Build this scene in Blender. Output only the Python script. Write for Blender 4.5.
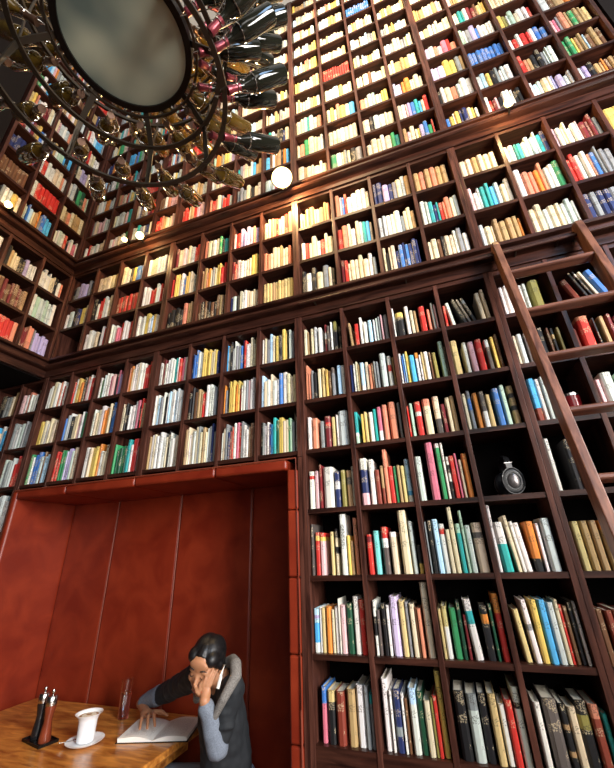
import bpy, bmesh, math, random
from mathutils import Vector, Matrix
for o in list(bpy.data.objects): bpy.data.objects.remove(o)
SC = bpy.context.scene
COL = SC.collection
R = math.radians

# ------------------------------------------------------------------ camera
cam_d = bpy.data.cameras.new('camera'); cam = bpy.data.objects.new('camera', cam_d); COL.objects.link(cam)
cr = Vector((0.93943677, 0.34100253, -0.03429034)); cu = Vector((0.16980878, -0.3762192, 0.91083703)); cf = Vector((-0.29769704, 0.8614966, 0.41133937))
M3 = Matrix((cr, cu, -cf)).transposed()
cam.matrix_world = Matrix.Translation((0, 0, 1.65)) @ M3.to_4x4()
cam_d.sensor_fit = 'HORIZONTAL'; cam_d.sensor_width = 36; cam_d.lens = 370.4 / 614 * 36; cam_d.clip_start = 0.02
SC.camera = cam
# ------------------------------------------------------------------ look
SC.view_settings.view_transform = 'Standard'; SC.view_settings.look = 'None'
SC.view_settings.gamma = 1; SC.view_settings.use_curve_mapping = False
SC.view_settings.exposure = 0.6
W = bpy.data.worlds.new('world'); SC.world = W; W.use_nodes = True
W.node_tree.nodes['Background'].inputs[0].default_value = (0.55, 0.65, 0.8, 1)
W.node_tree.nodes['Background'].inputs[1].default_value = 0.04
def area(name, loc, target, sx, sy, power, color):
    d = bpy.data.lights.new(name, 'AREA'); d.shape = 'RECTANGLE'; d.size = sx; d.size_y = sy; d.energy = power; d.color = color
    o = bpy.data.objects.new(name, d); COL.objects.link(o); o.location = loc
    o.rotation_euler = (Vector(target) - Vector(loc)).to_track_quat('-Z', 'Y').to_euler(); return o
# daylight through the tall windows in the wall behind the camera and to its right
area('side_window_daylight', (4.05, -.7, 2.9), (-1.2, 2.2, 1.9), 2.2, 3.0, 600, (1.0, 0.95, 0.90))
area('high_side_window_daylight', (4.05, -2.4, 5.6), (0.2, 2, 4.2), 2.2, 2.2, 150, (0.45, 0.68, 1.0))
area('front_window_daylight', (2.2, -3.7, 3.0), (0.2, 2, 2.2), 2.6, 3.4, 72, (1.0, 0.97, 0.93))
def spot(name, loc, target, power, color, ang, soft=.12, blend=1.):
    d = bpy.data.lights.new(name, 'SPOT'); d.energy = power; d.color = color; d.spot_size = R(ang); d.spot_blend = blend; d.shadow_soft_size = soft
    o = bpy.data.objects.new(name, d); COL.objects.link(o); o.location = loc; o.rotation_euler = (Vector(target) - Vector(loc)).to_track_quat('-Z', 'Y').to_euler(); return o
# warm ceiling spots washing the upper bookcases
spot('ceiling_spot', (-.1, -.9, 7.0), (-.05, 2, 6.4), 1150, (1, .82, .58), 56)
spot('ceiling_spot', (-.6, -.6, 6.6), (-.75, 2, 5.1), 420, (1, .72, .40), 62)

# ------------------------------------------------------------------ materials
def nt(name):
    m = bpy.data.materials.new(name); m.use_nodes = True
    return m, m.node_tree.nodes, m.node_tree.links, m.node_tree.nodes['Principled BSDF']
def plain(name, col, rough=.5, metal=0., spec=.5, **kw):
    m, n, l, b = nt(name)
    b.inputs['Base Color'].default_value = (*col, 1); b.inputs['Roughness'].default_value = rough; b.inputs['Metallic'].default_value = metal
    b.inputs['Specular IOR Level'].default_value = spec
    for k, v in kw.items(): b.inputs[k.replace('_', ' ')].default_value = v
    tc = n.new('ShaderNodeTexCoord'); nz = n.new('ShaderNodeTexNoise'); nz.inputs['Scale'].default_value = 60
    bp = n.new('ShaderNodeBump'); bp.inputs['Strength'].default_value = .04
    l.new(tc.outputs['Object'], nz.inputs['Vector']); l.new(nz.outputs[0], bp.inputs['Height']); l.new(bp.outputs[0], b.inputs['Normal'])
    return m
def grained(name, c1, c2, scale, stretch, rough=.35, spec=.4, bump=.08, coat=0.):
    m, n, l, b = nt(name)
    tc = n.new('ShaderNodeTexCoord'); mp = n.new('ShaderNodeMapping'); mp.inputs['Scale'].default_value = stretch
    nz = n.new('ShaderNodeTexNoise'); nz.inputs['Scale'].default_value = scale; nz.inputs['Detail'].default_value = 6; nz.inputs['Distortion'].default_value = .6
    rp = n.new('ShaderNodeValToRGB'); rp.color_ramp.elements[0].color = (*c1, 1); rp.color_ramp.elements[1].color = (*c2, 1)
    rp.color_ramp.elements[0].position = .33; rp.color_ramp.elements[1].position = .68
    bp = n.new('ShaderNodeBump'); bp.inputs['Strength'].default_value = bump
    l.new(tc.outputs['Object'], mp.inputs[0]); l.new(mp.outputs[0], nz.inputs['Vector']); l.new(nz.outputs[0], rp.inputs[0])
    l.new(rp.outputs[0], b.inputs['Base Color']); l.new(nz.outputs[0], bp.inputs['Height']); l.new(bp.outputs[0], b.inputs['Normal'])
    b.inputs['Roughness'].default_value = rough; b.inputs['Specular IOR Level'].default_value = spec; b.inputs['Coat Weight'].default_value = coat
    b.inputs['Coat Roughness'].default_value = .2
    return m
M_UP = grained('mahogany upright', (.022, .0070, .0050), (.115, .041, .027), 14, (3, 3, .25), spec=.25)  # lighter than the boards; side light on the dividers is put into the colour
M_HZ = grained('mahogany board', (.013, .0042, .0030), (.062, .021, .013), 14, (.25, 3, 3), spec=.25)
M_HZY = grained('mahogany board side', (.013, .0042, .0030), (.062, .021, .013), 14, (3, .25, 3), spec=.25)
M_BACK = plain('shade toned back board', (.0035, .0022, .002), .8, spec=.1)  # near black; the shade deep in the shelves is painted into the colour
M_LAD = grained('ladder wood', (.07, .025, .016), (.24, .10, .06), 16, (3, 3, .22), rough=.35)
M_RUNG = grained('ladder rung wood', (.07, .025, .016), (.20, .08, .05), 16, (.22, 3, 3), rough=.35)
M_TABLE = grained('table oak', (.26, .075, .012), (.72, .30, .06), 9, (.7, 3, 3), rough=.28, coat=.25, bump=.03)
M_LEA = grained('russet leather', (.17, .014, .004), (.26, .030, .009), 5, (1, 1, 1), rough=.42, spec=.5, bump=.12)
M_PIPE = plain('leather piping', (.20, .035, .015), .5)
M_BLACK = plain('black iron', (.012, .010, .009), .42, .6)
M_IRON = plain('worn iron bar', (.07, .055, .04), .40, .75)
M_STEEL = plain('brushed steel', (.62, .60, .57), .25, 1.)
M_WIRE = plain('bright wire', (.75, .72, .66), .18, 1.)
M_WALL = plain('dark wall paint', (.008, .005, .004), .7, spec=.15)
M_CEIL = plain('ceiling paint', (.62, .60, .56), .8)
M_FLOOR = grained('floor boards', (.03, .015, .010), (.07, .035, .02), 8, (.3, 3, 3), rough=.4)
M_PAGE = plain('book pages', (.72, .66, .52), .8)
M_PORC = plain('white porcelain', (.86, .88, .90), .18, spec=.6)
M_LATTE = plain('milk coffee', (.42, .22, .10), .5)
M_FOAM = plain('milk foam', (.85, .76, .62), .6)
M_PAPER = plain('paper page', (.90, .87, .80), .8)
def glassmat(name, col, rough=.02, ior=1.45, trans=1.):
    m, n, l, b = nt(name); b.inputs['Base Color'].default_value = (*col, 1); b.inputs['Roughness'].default_value = rough
    b.inputs['Transmission Weight'].default_value = trans; b.inputs['IOR'].default_value = ior; return m
M_GLASS = glassmat('clear glass', (1, 1, 1))
M_WATER = glassmat('water', (.93, .97, 1), ior=1.33)
M_BOTG = glassmat('olive bottle glass', (.13, .075, .012), .06, 1.5, .35)
M_BOTD = glassmat('dark bottle glass', (.012, .012, .008), .06, 1.5, .1)
M_FOIL = plain('wine red foil', (.20, .03, .04), .3, .5)
M_FOIL3 = plain('dark foil', (.10, .05, .03), .3, .6)
M_FOIL2 = plain('gold foil', (.55, .36, .12), .3, .8)
def emis(name, col, st):
    m, n, l, b = nt(name); b.inputs['Base Color'].default_value = (*col, 1)
    b.inputs['Emission Color'].default_value = (*col, 1); b.inputs['Emission Strength'].default_value = st; return m
M_BULB = emis('lamp bulb', (1, .74, .30), 7)

def m_book():
    m, n, l, b = nt('book cloth')
    at = n.new('ShaderNodeAttribute'); at.attribute_name = 'Col'
    tc = n.new('ShaderNodeTexCoord')
    n1 = n.new('ShaderNodeTexNoise'); n1.inputs['Scale'].default_value = 210; n1.inputs['Detail'].default_value = 1
    n2 = n.new('ShaderNodeTexNoise'); n2.inputs['Scale'].default_value = 17; n2.inputs['Detail'].default_value = 0
    for x in (n1, n2): l.new(tc.outputs['Object'], x.inputs['Vector'])
    def gt(s, v):
        k = n.new('ShaderNodeMath'); k.operation = 'GREATER_THAN'; k.inputs[1].default_value = v; l.new(s, k.inputs[0]); return k.outputs[0]
    def mul(a, c):
        k = n.new('ShaderNodeMath'); k.operation = 'MULTIPLY'
        l.new(a, k.inputs[0])
        if isinstance(c, float): k.inputs[1].default_value = c
        else: l.new(c, k.inputs[1])
        return k.outputs[0]
    mask = mul(mul(gt(n1.outputs[0], .54), gt(n2.outputs[0], .55)), mul(at.outputs['Alpha'], .62))
    bw = n.new('ShaderNodeRGBToBW'); l.new(at.outputs['Color'], bw.inputs[0])
    ink = n.new('ShaderNodeMix'); ink.data_type = 'RGBA'; ink.inputs[6].default_value = (.65, .52, .32, 1); ink.inputs[7].default_value = (.05, .035, .03, 1)
    l.new(gt(bw.outputs[0], .22), ink.inputs[0])
    mx = n.new('ShaderNodeMix'); mx.data_type = 'RGBA'; l.new(mask, mx.inputs[0]); l.new(at.outputs['Color'], mx.inputs[6]); l.new(ink.outputs[2], mx.inputs[7])
    l.new(mx.outputs[2], b.inputs['Base Color']); b.inputs['Roughness'].default_value = .5; b.inputs['Specular IOR Level'].default_value = .35
    return m
M_BOOK = m_book()

# ------------------------------------------------------------------ mesh helpers
class MB:
    """collects shapes with per-face material index"""
    def __init__(s): s.v = []; s.f = []; s.m = []; s.mats = []
    def mi(s, mat):
        if mat not in s.mats: s.mats.append(mat)
        return s.mats.index(mat)
    def add(s, vs, fs, mat):
        k = len(s.v); s.v += [tuple(v) for v in vs]; i = s.mi(mat)
        for f in fs: s.f.append([k + a for a in f]); s.m.append(i)
    def box(s, x0, x1, y0, y1, z0, z1, mat, M=None):
        vs = [Vector((x, y, z)) for z in (z0, z1) for y in (y0, y1) for x in (x0, x1)]
        if M: vs = [M @ v for v in vs]
        s.add(vs, [(0, 2, 3, 1), (4, 5, 7, 6), (0, 1, 5, 4), (2, 6, 7, 3), (0, 4, 6, 2), (1, 3, 7, 5)], mat)
    def lathe(s, prof, mat, M=None, n=20, ax=(0, 0)):
        vs = []; fs = []
        for r, z in prof:
            for i in range(n):
                a = 2 * math.pi * i / n; v = Vector((ax[0] + r * math.cos(a), ax[1] + r * math.sin(a), z)); vs.append(M @ v if M else v)
        for j in range(len(prof) - 1):
            for i in range(n): fs.append((j * n + i, j * n + (i + 1) % n, (j + 1) * n + (i + 1) % n, (j + 1) * n + i))
        if prof[0] != prof[-1]: fs.append(tuple(range(n))[::-1]); fs.append(tuple((len(prof) - 1) * n + i for i in range(n)))
        s.add(vs, fs, mat)
    def tube(s, pts, r, mat, n=8, closed=False, flat=None):
        pts = [Vector(p) for p in pts]; vs = []; fs = []; N = len(pts)
        rr = r if isinstance(r, (list, tuple)) else [r] * N
        for j, p in enumerate(pts):
            if closed: t = pts[(j + 1) % N] - pts[j - 1]
            else: t = pts[min(j + 1, N - 1)] - pts[max(j - 1, 0)]
            t.normalize(); a = Vector((0, 0, 1)) if abs(t.z) < .95 else Vector((0, 1, 0))
            e1 = t.cross(a).normalized(); e2 = t.cross(e1)
            for i in range(n):
                an = 2 * math.pi * (i + .5) / n
                w1, w2 = (rr[j], rr[j]) if not flat else flat
                vs.append(p + e1 * math.cos(an) * w1 + e2 * math.sin(an) * w2)
        for j in range(N if closed else N - 1):
            q = (j + 1) % N
            for i in range(n): fs.append((j * n + i, j * n + (i + 1) % n, q * n + (i + 1) % n, q * n + i))
        if not closed: fs.append(tuple(range(n))[::-1]); fs.append(tuple((N - 1) * n + i for i in range(n)))
        s.add(vs, fs, mat)
    def prism(s, poly, axis_fn, mat):  # poly list of 2d, axis_fn(p,k)->3d for k=0,1
        n = len(poly); vs = [axis_fn(p, k) for k in (0, 1) for p in poly]
        fs = [tuple(range(n)), tuple(range(n, 2 * n))[::-1]] + [(i, (i + 1) % n, n + (i + 1) % n, n + i) for i in range(n)]
        s.add(vs, fs, mat)
    def build(s, name, parent=None, smooth=False, bevel=0., loc=None, rot=None):
        me = bpy.data.meshes.new(name); me.from_pydata(s.v, [], s.f)
        for m in s.mats: me.materials.append(m)
        me.polygons.foreach_set('material_index', s.m)
        bm = bmesh.new(); bm.from_mesh(me); bmesh.ops.recalc_face_normals(bm, faces=bm.faces); bm.to_mesh(me); bm.free()
        if smooth:
            me.polygons.foreach_set('use_smooth', [True] * len(me.polygons))
            try: me.set_sharp_from_angle(angle=R(42))
            except Exception: pass
        o = bpy.data.objects.new(name, me); COL.objects.link(o)
        if parent: o.parent = parent
        if loc: o.location = loc
        if rot: o.rotation_euler = rot
        if bevel:
            b = o.modifiers.new('bevel', 'BEVEL'); b.width = bevel; b.segments = 2; b.limit_method = 'ANGLE'
        return o
def tag(o, label=None, cat=None, group=None, kind=None):
    if label: o['label'] = label
    if cat: o['category'] = cat
    if group: o['group'] = group
    if kind: o['kind'] = kind
    return o
def thing(name, label, cat, loc=(0, 0, 0), rz=0, group=None):
    o = bpy.data.objects.new(name, None); COL.objects.link(o); o.location = loc; o.rotation_euler = (0, 0, rz); o.empty_display_size = .1
    return tag(o, label, cat, group)
def box(name, x0, x1, y0, y1, z0, z1, mat, parent=None, bevel=0., **kw):
    m = MB(); m.box(x0, x1, y0, y1, z0, z1, mat); return m.build(name, parent, bevel=bevel, **kw)

# ------------------------------------------------------------------ room
def st(o): o['kind'] = 'structure'; return o
XL, XR, YB, YF, ZC = -4.35, 4.2, 2.75, -3.9, 7.55
st(box('floor', XL, XR, YF, YB, -.1, 0, M_FLOOR))
st(box('ceiling', XL, XR, YF, YB, ZC, ZC + .1, M_CEIL))
st(box('wall_back', XL, XR, YB, YB + .1, 0, ZC, M_WALL))
st(box('wall_left', XL - .1, XL, YF, YB, 0, ZC, M_WALL))
st(box('wall_right', XR, XR + .1, YF, YB, 0, ZC, M_WALL))
def windowed(name, y, wins, x0, x1):
    m = MB(); xs = x0
    for (a, b, z0, z1) in wins:
        m.box(xs, a, y - .1, y, 0, ZC, M_WALL); m.box(a, b, y - .1, y, 0, z0, M_WALL); m.box(a, b, y - .1, y, z1, ZC, M_WALL); xs = b
    m.box(xs, x1, y - .1, y, 0, ZC, M_WALL); return st(m.build(name))
WINS = [(-1.6, -.2, 1.0, 6.4), (.6, 2.0, 1.0, 6.4), (2.5, 3.9, 1.0, 6.4)]
windowed('wall_front', YF, WINS, XL, XR)
for i, (a, b, z0, z1) in enumerate(WINS):
    m = MB()
    for x in (a, (a + b) / 2 - .03, b - .06): m.box(x, x + .06, YF - .08, YF - .02, z0, z1, M_UP)
    for k in range(5): z = z0 + (z1 - z0 - .06) * k / 4; m.box(a, b, YF - .08, YF - .02, z, z + .06, M_HZ)
    st(m.build('window_%d' % (i + 1)))
# the part of the room's left side that carries the upper bookcases
st(box('wall_left_upper', XL, -3.44, -3.8, 2.0, 3.14, ZC, M_WALL))
st(box('wall_left_corner', -3.44, -3.13, -3.8, 1.085, 4.30, ZC, M_WALL))
st(box('wall_right_upper', 1.68, XR, 2.02, YB, 0, ZC, M_WALL))

# ------------------------------------------------------------------ bookcases
CX = {0: -.739, 1: -.433, 2: -.133, 3: .159, 4: .458, 5: .755, 6: 1.044, 7: 1.334, 8: 1.64,
      -1: -1.036, -2: -1.318, -3: -1.607, -4: -1.92, -5: -2.21, -6: -2.503, -7: -2.794, -8: -3.09, -9: -3.385, -10: -3.68, -11: -3.97, -12: -4.28}
T1 = [.877, 1.207, 1.535, 1.859, 2.189, 2.50, 2.81]      # shelf heights from the bottom
T2 = [3.293, 3.609, 3.93]
T3 = [4.437 + .314 * i for i in range(10)]
WD, WS, SH = .0115, .025, .024
def bookcase(label, xs, rows, z0, z1, M=None, depth=.27, first_bottom=True):
    """xs: bay boundary positions along the front; ends get a full side panel each"""
    root = thing('bookcase', label, 'bookcase', (0, 0, 0))
    if M: root.matrix_world = M
    n = len(xs)
    for i, x in enumerate(xs):
        m = MB()
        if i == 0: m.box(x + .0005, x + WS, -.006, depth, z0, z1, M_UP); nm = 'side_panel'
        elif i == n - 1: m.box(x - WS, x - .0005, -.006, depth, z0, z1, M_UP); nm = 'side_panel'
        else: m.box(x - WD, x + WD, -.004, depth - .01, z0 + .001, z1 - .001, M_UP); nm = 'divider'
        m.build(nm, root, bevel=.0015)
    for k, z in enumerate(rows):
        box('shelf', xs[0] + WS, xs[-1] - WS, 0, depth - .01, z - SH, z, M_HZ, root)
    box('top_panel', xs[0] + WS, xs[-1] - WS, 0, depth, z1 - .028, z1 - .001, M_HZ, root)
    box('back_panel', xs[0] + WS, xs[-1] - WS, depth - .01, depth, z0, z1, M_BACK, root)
    return root
MAIN = Matrix.Translation((0, 2, 0))
MLEFT = Matrix.Translation((-3.13, 0, 0)) @ Matrix.Rotation(R(90), 4, 'Z')
cx = lambda a, b: [CX[i] for i in range(a, b + 1)]
c0 = bookcase('tall dark bookcase standing right of the leather alcove, seven shelves of books', cx(0, 4), T1, .02, 3.11, MAIN)
box('plinth_panel', CX[0] + WS, CX[4] - WS, .0, .02, .02, T1[0] - SH, M_HZ, c0)
m = MB()
for i in range(26):
    x = CX[0] + .09 + i * .036
    m.box(x, x + .02, -.004, .002, T1[0] - .14, T1[0] - .075, M_BLACK)
m.build('vent_grille', c0)
c1 = bookcase('tall dark bookcase behind the leaning wooden ladder', cx(4, 8), T1, .02, 3.11, MAIN)
box('plinth_panel', CX[4] + WS, CX[8] - WS, .0, .02, .02, T1[0] - SH, M_HZ, c1)
bookcase('low dark bookcase set over the right part of the leather alcove', cx(-4, 0), T1[4:], 2.152, 3.11, MAIN)
bookcase('low dark bookcase set over the left part of the leather alcove', cx(-8, -4), T1[4:], 2.152, 3.11, MAIN)
bookcase('dark bookcase left of the alcove, under the overhanging gallery', cx(-12, -8), T1, .02, 3.11, MAIN)
zt0, zt1 = T2[0] - SH, 4.24
bookcase('middle tier bookcase above the bookcase right of the alcove', cx(0, 4), T2, zt0, zt1, MAIN)
bookcase('middle tier bookcase directly above the top of the ladder', cx(4, 8), T2, zt0, zt1, MAIN)
bookcase('middle tier bookcase holding a row of orange volumes, left of the big lamp', cx(-4, 0), T2, zt0, zt1, MAIN)
XLW = -3.13
bookcase('middle tier bookcase in the corner, with an empty lowest bay', [XLW + .0] + cx(-7, -4), T2, zt0, zt1, MAIN)
zu0, zu1 = T3[0] - SH, ZC - .005
bookcase('ten shelf upper bookcase above the brightest lamp, washed in warm light', cx(0, 4), T3, zu0, zu1, MAIN)
bookcase('ten shelf upper bookcase with a row of blue volumes, rightmost of the top tier', cx(4, 8), T3, zu0, zu1, MAIN)
bookcase('ten shelf upper bookcase behind the outer wine bottles of the chandelier', cx(-4, 0), T3, zu0, zu1, MAIN)
bookcase('ten shelf upper bookcase in the corner behind the iron rings', [XLW] + cx(-7, -4), T3, zu0, zu1, MAIN)
LWX = [1.11, 1.405, 1.705, 2.0]
LWX2 = [.22, .515, .81] + LWX
bookcase('middle tier bookcase on the left wall with brown ribbed volumes', LWX2, T2, zt0, zt1, MLEFT)
bookcase('upper bookcase on the left wall with a row of matching red volumes', LWX, T3, zu0, zu1, MLEFT)

# cornices between the tiers, one profile swept along both walls
def cornice(name, za, zb):
    zm = za + .062
    prof = [(.05, za), (-.012, za), (-.012, zm), (-.052, zm + .006), (-.062, zm + .014), (-.062, zm + .028), (-.040, zm + .034), (.012, zm + .036), (.012, zb - SH - .002), (-.022, zb - SH), (-.026, zb - SH + .006), (-.026, zb - .003), (-.0065, zb - .0005), (.05, zb - .0005)]
    m = MB(); vs = []; n = len(prof)
    for (o, z) in prof: vs.append((XLW - o * 1, -3.7, z))
    for (o, z) in prof: vs.append((XLW - o, 2 + o, z))
    for (o, z) in prof: vs.append((1.66, 2 + o, z))
    for seg in (0, 1):
        fs = [(seg * n + i, seg * n + (i + 1) % n, (seg + 1) * n + (i + 1) % n, (seg + 1) * n + i) for i in range(n)]
        m.add(vs, fs, M_HZY if seg == 0 else M_HZ)
    m.add(vs, [tuple(range(n)), tuple(range(2 * n, 3 * n))[::-1]], M_HZ)
    return st(m.build(name))
cornice('trim_1', 3.11, T2[0]); cornice('trim_2', 4.24, T3[0])
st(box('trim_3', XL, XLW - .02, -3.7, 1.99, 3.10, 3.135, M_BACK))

# ------------------------------------------------------------------ books
PAL = dict(w=(.74, .71, .64), c=(.68, .57, .38), y=(.72, .50, .12), Y=(.62, .47, .20), o=(.72, .24, .04), r=(.55, .030, .022), d=(.17, .018, .022), p=(.62, .16, .22),
           P=(.70, .42, .42), s=(.66, .24, .14), b=(.05, .17, .48), a=(.08, .40, .72), A=(.45, .66, .80), n=(.020, .030, .11), t=(.03, .36, .34), T=(.18, .58, .50), g=(.04, .28, .10), h=(.012, .07, .035),
           l=(.26, .23, .06), k=(.012, .011, .012), x=(.24, .25, .25), v=(.40, .34, .55), V=(.56, .48, .68), u=(.15, .065, .030), R=(.22, .04, .022), f=(.42, .27, .12), m=(.40, .56, .42), i=(.52, .57, .53), e=(.10, .08, .07))
CN = dict(w='white', c='cream', y='yellow', Y='tan yellow', o='orange', r='red', d='dark red', p='pink', P='pale pink', s='salmon', b='blue', a='bright blue', A='pale blue', n='navy', t='teal', T='turquoise', g='green', h='dark green', l='olive', k='black', x='grey', v='lavender', V='pale lavender', u='brown', R='red brown', f='tan', m='mint green', i='pale grey', e='charcoal')
PG = (.62, .55, .42)
def bands(spec):
    out = []; i = 0
    while i < len(spec):
        ch = spec[i]; j = i + 1
        while j < len(spec) and spec[j].isdigit(): j += 1
        out.append((ch, float(spec[i + 1:j]) / 100 if j > i + 1 else 1.)); i = j
    s = sum(q for _, q in out); return [(c, q / s) for c, q in out]     # listed top to bottom
def jit(c, rnd, a=.12):
    k = 1 + rnd.uniform(-a, a); return tuple(min(.85, max(.004, q * k * (1 + rnd.uniform(-.05, .05)))) for q in c)
def cover_geo(w, h, d, cols):
    """hollow cover: rounded spine and two boards. cols: [(z0,z1,rgb)] bottom to top"""
    t = .0026; a = w / 2; bul = min(.006, w * .16)
    out = [(-a, d), (-a, .006), (-a * .85, .0005), (-a * .45, -bul), (a * .45, -bul), (a * .85, .0005), (a, .006), (a, d)]
    inn = [(a - t, d), (a - t, .007), (-a + t, .007), (-a + t, d)]
    ring = out + inn; n = len(ring); vs = []; fs = []; fc = []
    zs = [cols[0][0]] + [c[1] for c in cols]
    for z in zs: vs += [(x, y, z) for x, y in ring]
    for j, (_, _, c) in enumerate(cols):
        for i in range(n):
            fs.append((j * n + i, j * n + (i + 1) % n, (j + 1) * n + (i + 1) % n, (j + 1) * n + i)); fc.append((*c, 1. if 2 <= i <= 4 else 0.))
    for base, c in ((0, cols[0][2]), ((len(zs) - 1) * n, cols[-1][2])):
        for q in [(0, 1, 10, 11), (1, 2, 9, 10), (2, 3, 4, 5), (2, 5, 6, 9), (6, 7, 8, 9)]:
            fs.append(tuple(base + k for k in q)); fc.append((*c, 0.))
    return vs, fs, fc
def solid_geo(w, h, d, cols):
    a = w / 2; ring = [(-a, d), (-a, .004), (-a * .5, -.002), (a * .5, -.002), (a, .004), (a, d)]; n = 6; vs = []; fs = []; fc = []
    zs = [cols[0][0]] + [c[1] for c in cols]
    for z in zs: vs += [(x, y, z) for x, y in ring]
    for j, (_, _, c) in enumerate(cols):
        for i in range(n): fs.append((j * n + i, j * n + (i + 1) % n, (j + 1) * n + (i + 1) % n, (j + 1) * n + i)); fc.append((*c, 1. if 1 <= i <= 3 else 0.))
    k = len(vs); i2 = a - .0025                    # top: cover rim and page block set down
    zt = zs[-1]; T = (len(zs) - 1) * n
    vs += [(-i2, .010, zt - .003), (i2, .010, zt - .003), (i2, d, zt - .003), (-i2, d, zt - .003)]
    fs += [(k, k + 1, k + 2, k + 3)]; fc += [(*PG, 0.)]
    c = cols[-1][2]
    for q in [(T + 0, T + 1, k, k + 3), (T + 1, T + 2, T + 3, T + 4, k + 1, k), (T + 4, T + 5, k + 2, k + 1)]: fs.append(q); fc.append((*c, 0.))
    fs.append(tuple(range(n))); fc.append((*cols[0][2], 0.))
    return vs, fs, fc
def color_mesh(name, vs, fs, fc, mat):
    me = bpy.data.meshes.new(name); me.from_pydata(vs, [], fs); me.materials.append(mat)
    a = me.color_attributes.new('Col', 'FLOAT_COLOR', 'CORNER'); buf = []
    for p, c in zip(me.polygons, fc): buf += list(c) * p.loop_total
    a.data.foreach_set('color', buf)
    return me

BOOKS = []   # dicts: cell key, M (world matrix), w,h,d,cols,code,lean,idx,n
def place_row(key, M, xa, xb, z, items, pitch, rnd, front=.02):
    """items: (code, x0, x1, hfrac, lean) with x in 0..1 of the opening"""
    k = 0; ow = xb - xa
    for it in items:
        code, a, b, hf, lean = it
        w = max(.006, ((b - a) * ow - .0012) * math.cos(R(lean))); h = hf * pitch; d = rnd.uniform(.13, .19)
        h = min(h, pitch - SH - .012)
        bs = []; zz = 0
        bl = bands(code)[::-1]
        j0 = {c: jit(PAL[c], rnd, .08) for c, _ in bl}
        for c, q in bl: bs.append((zz * h, (zz + q) * h, j0[c])); zz += q
        x = xa + (a + b) / 2 * ow
        # leaning: turn about the lower corner it leans over
        th = R(lean); L = Matrix.Identity(4)
        pv = w / 2 if th > 0 else -w / 2
        if th: L = Matrix.Translation((pv, 0, 0)) @ Matrix.Rotation(th, 4, 'Y') @ Matrix.Translation((-pv, 0, 0))
        fy = front + rnd.uniform(0, .012)
        BOOKS.append(dict(key=key, M=M @ Matrix.Translation((x, fy, z + .0006)) @ L, w=w, h=h, d=d, cols=bs, code=code, lean=lean, k=k, n=len(items)))
        k += 1
def parse(s):
    out = []
    for t in s.split(';'):
        q = t.strip().split(':')
        out.append((q[0], float(q[1]) / 100, float(q[2]) / 100, float(q[3]) / 100, float(q[4]) if len(q) > 4 else 0.))
    return out
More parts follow.
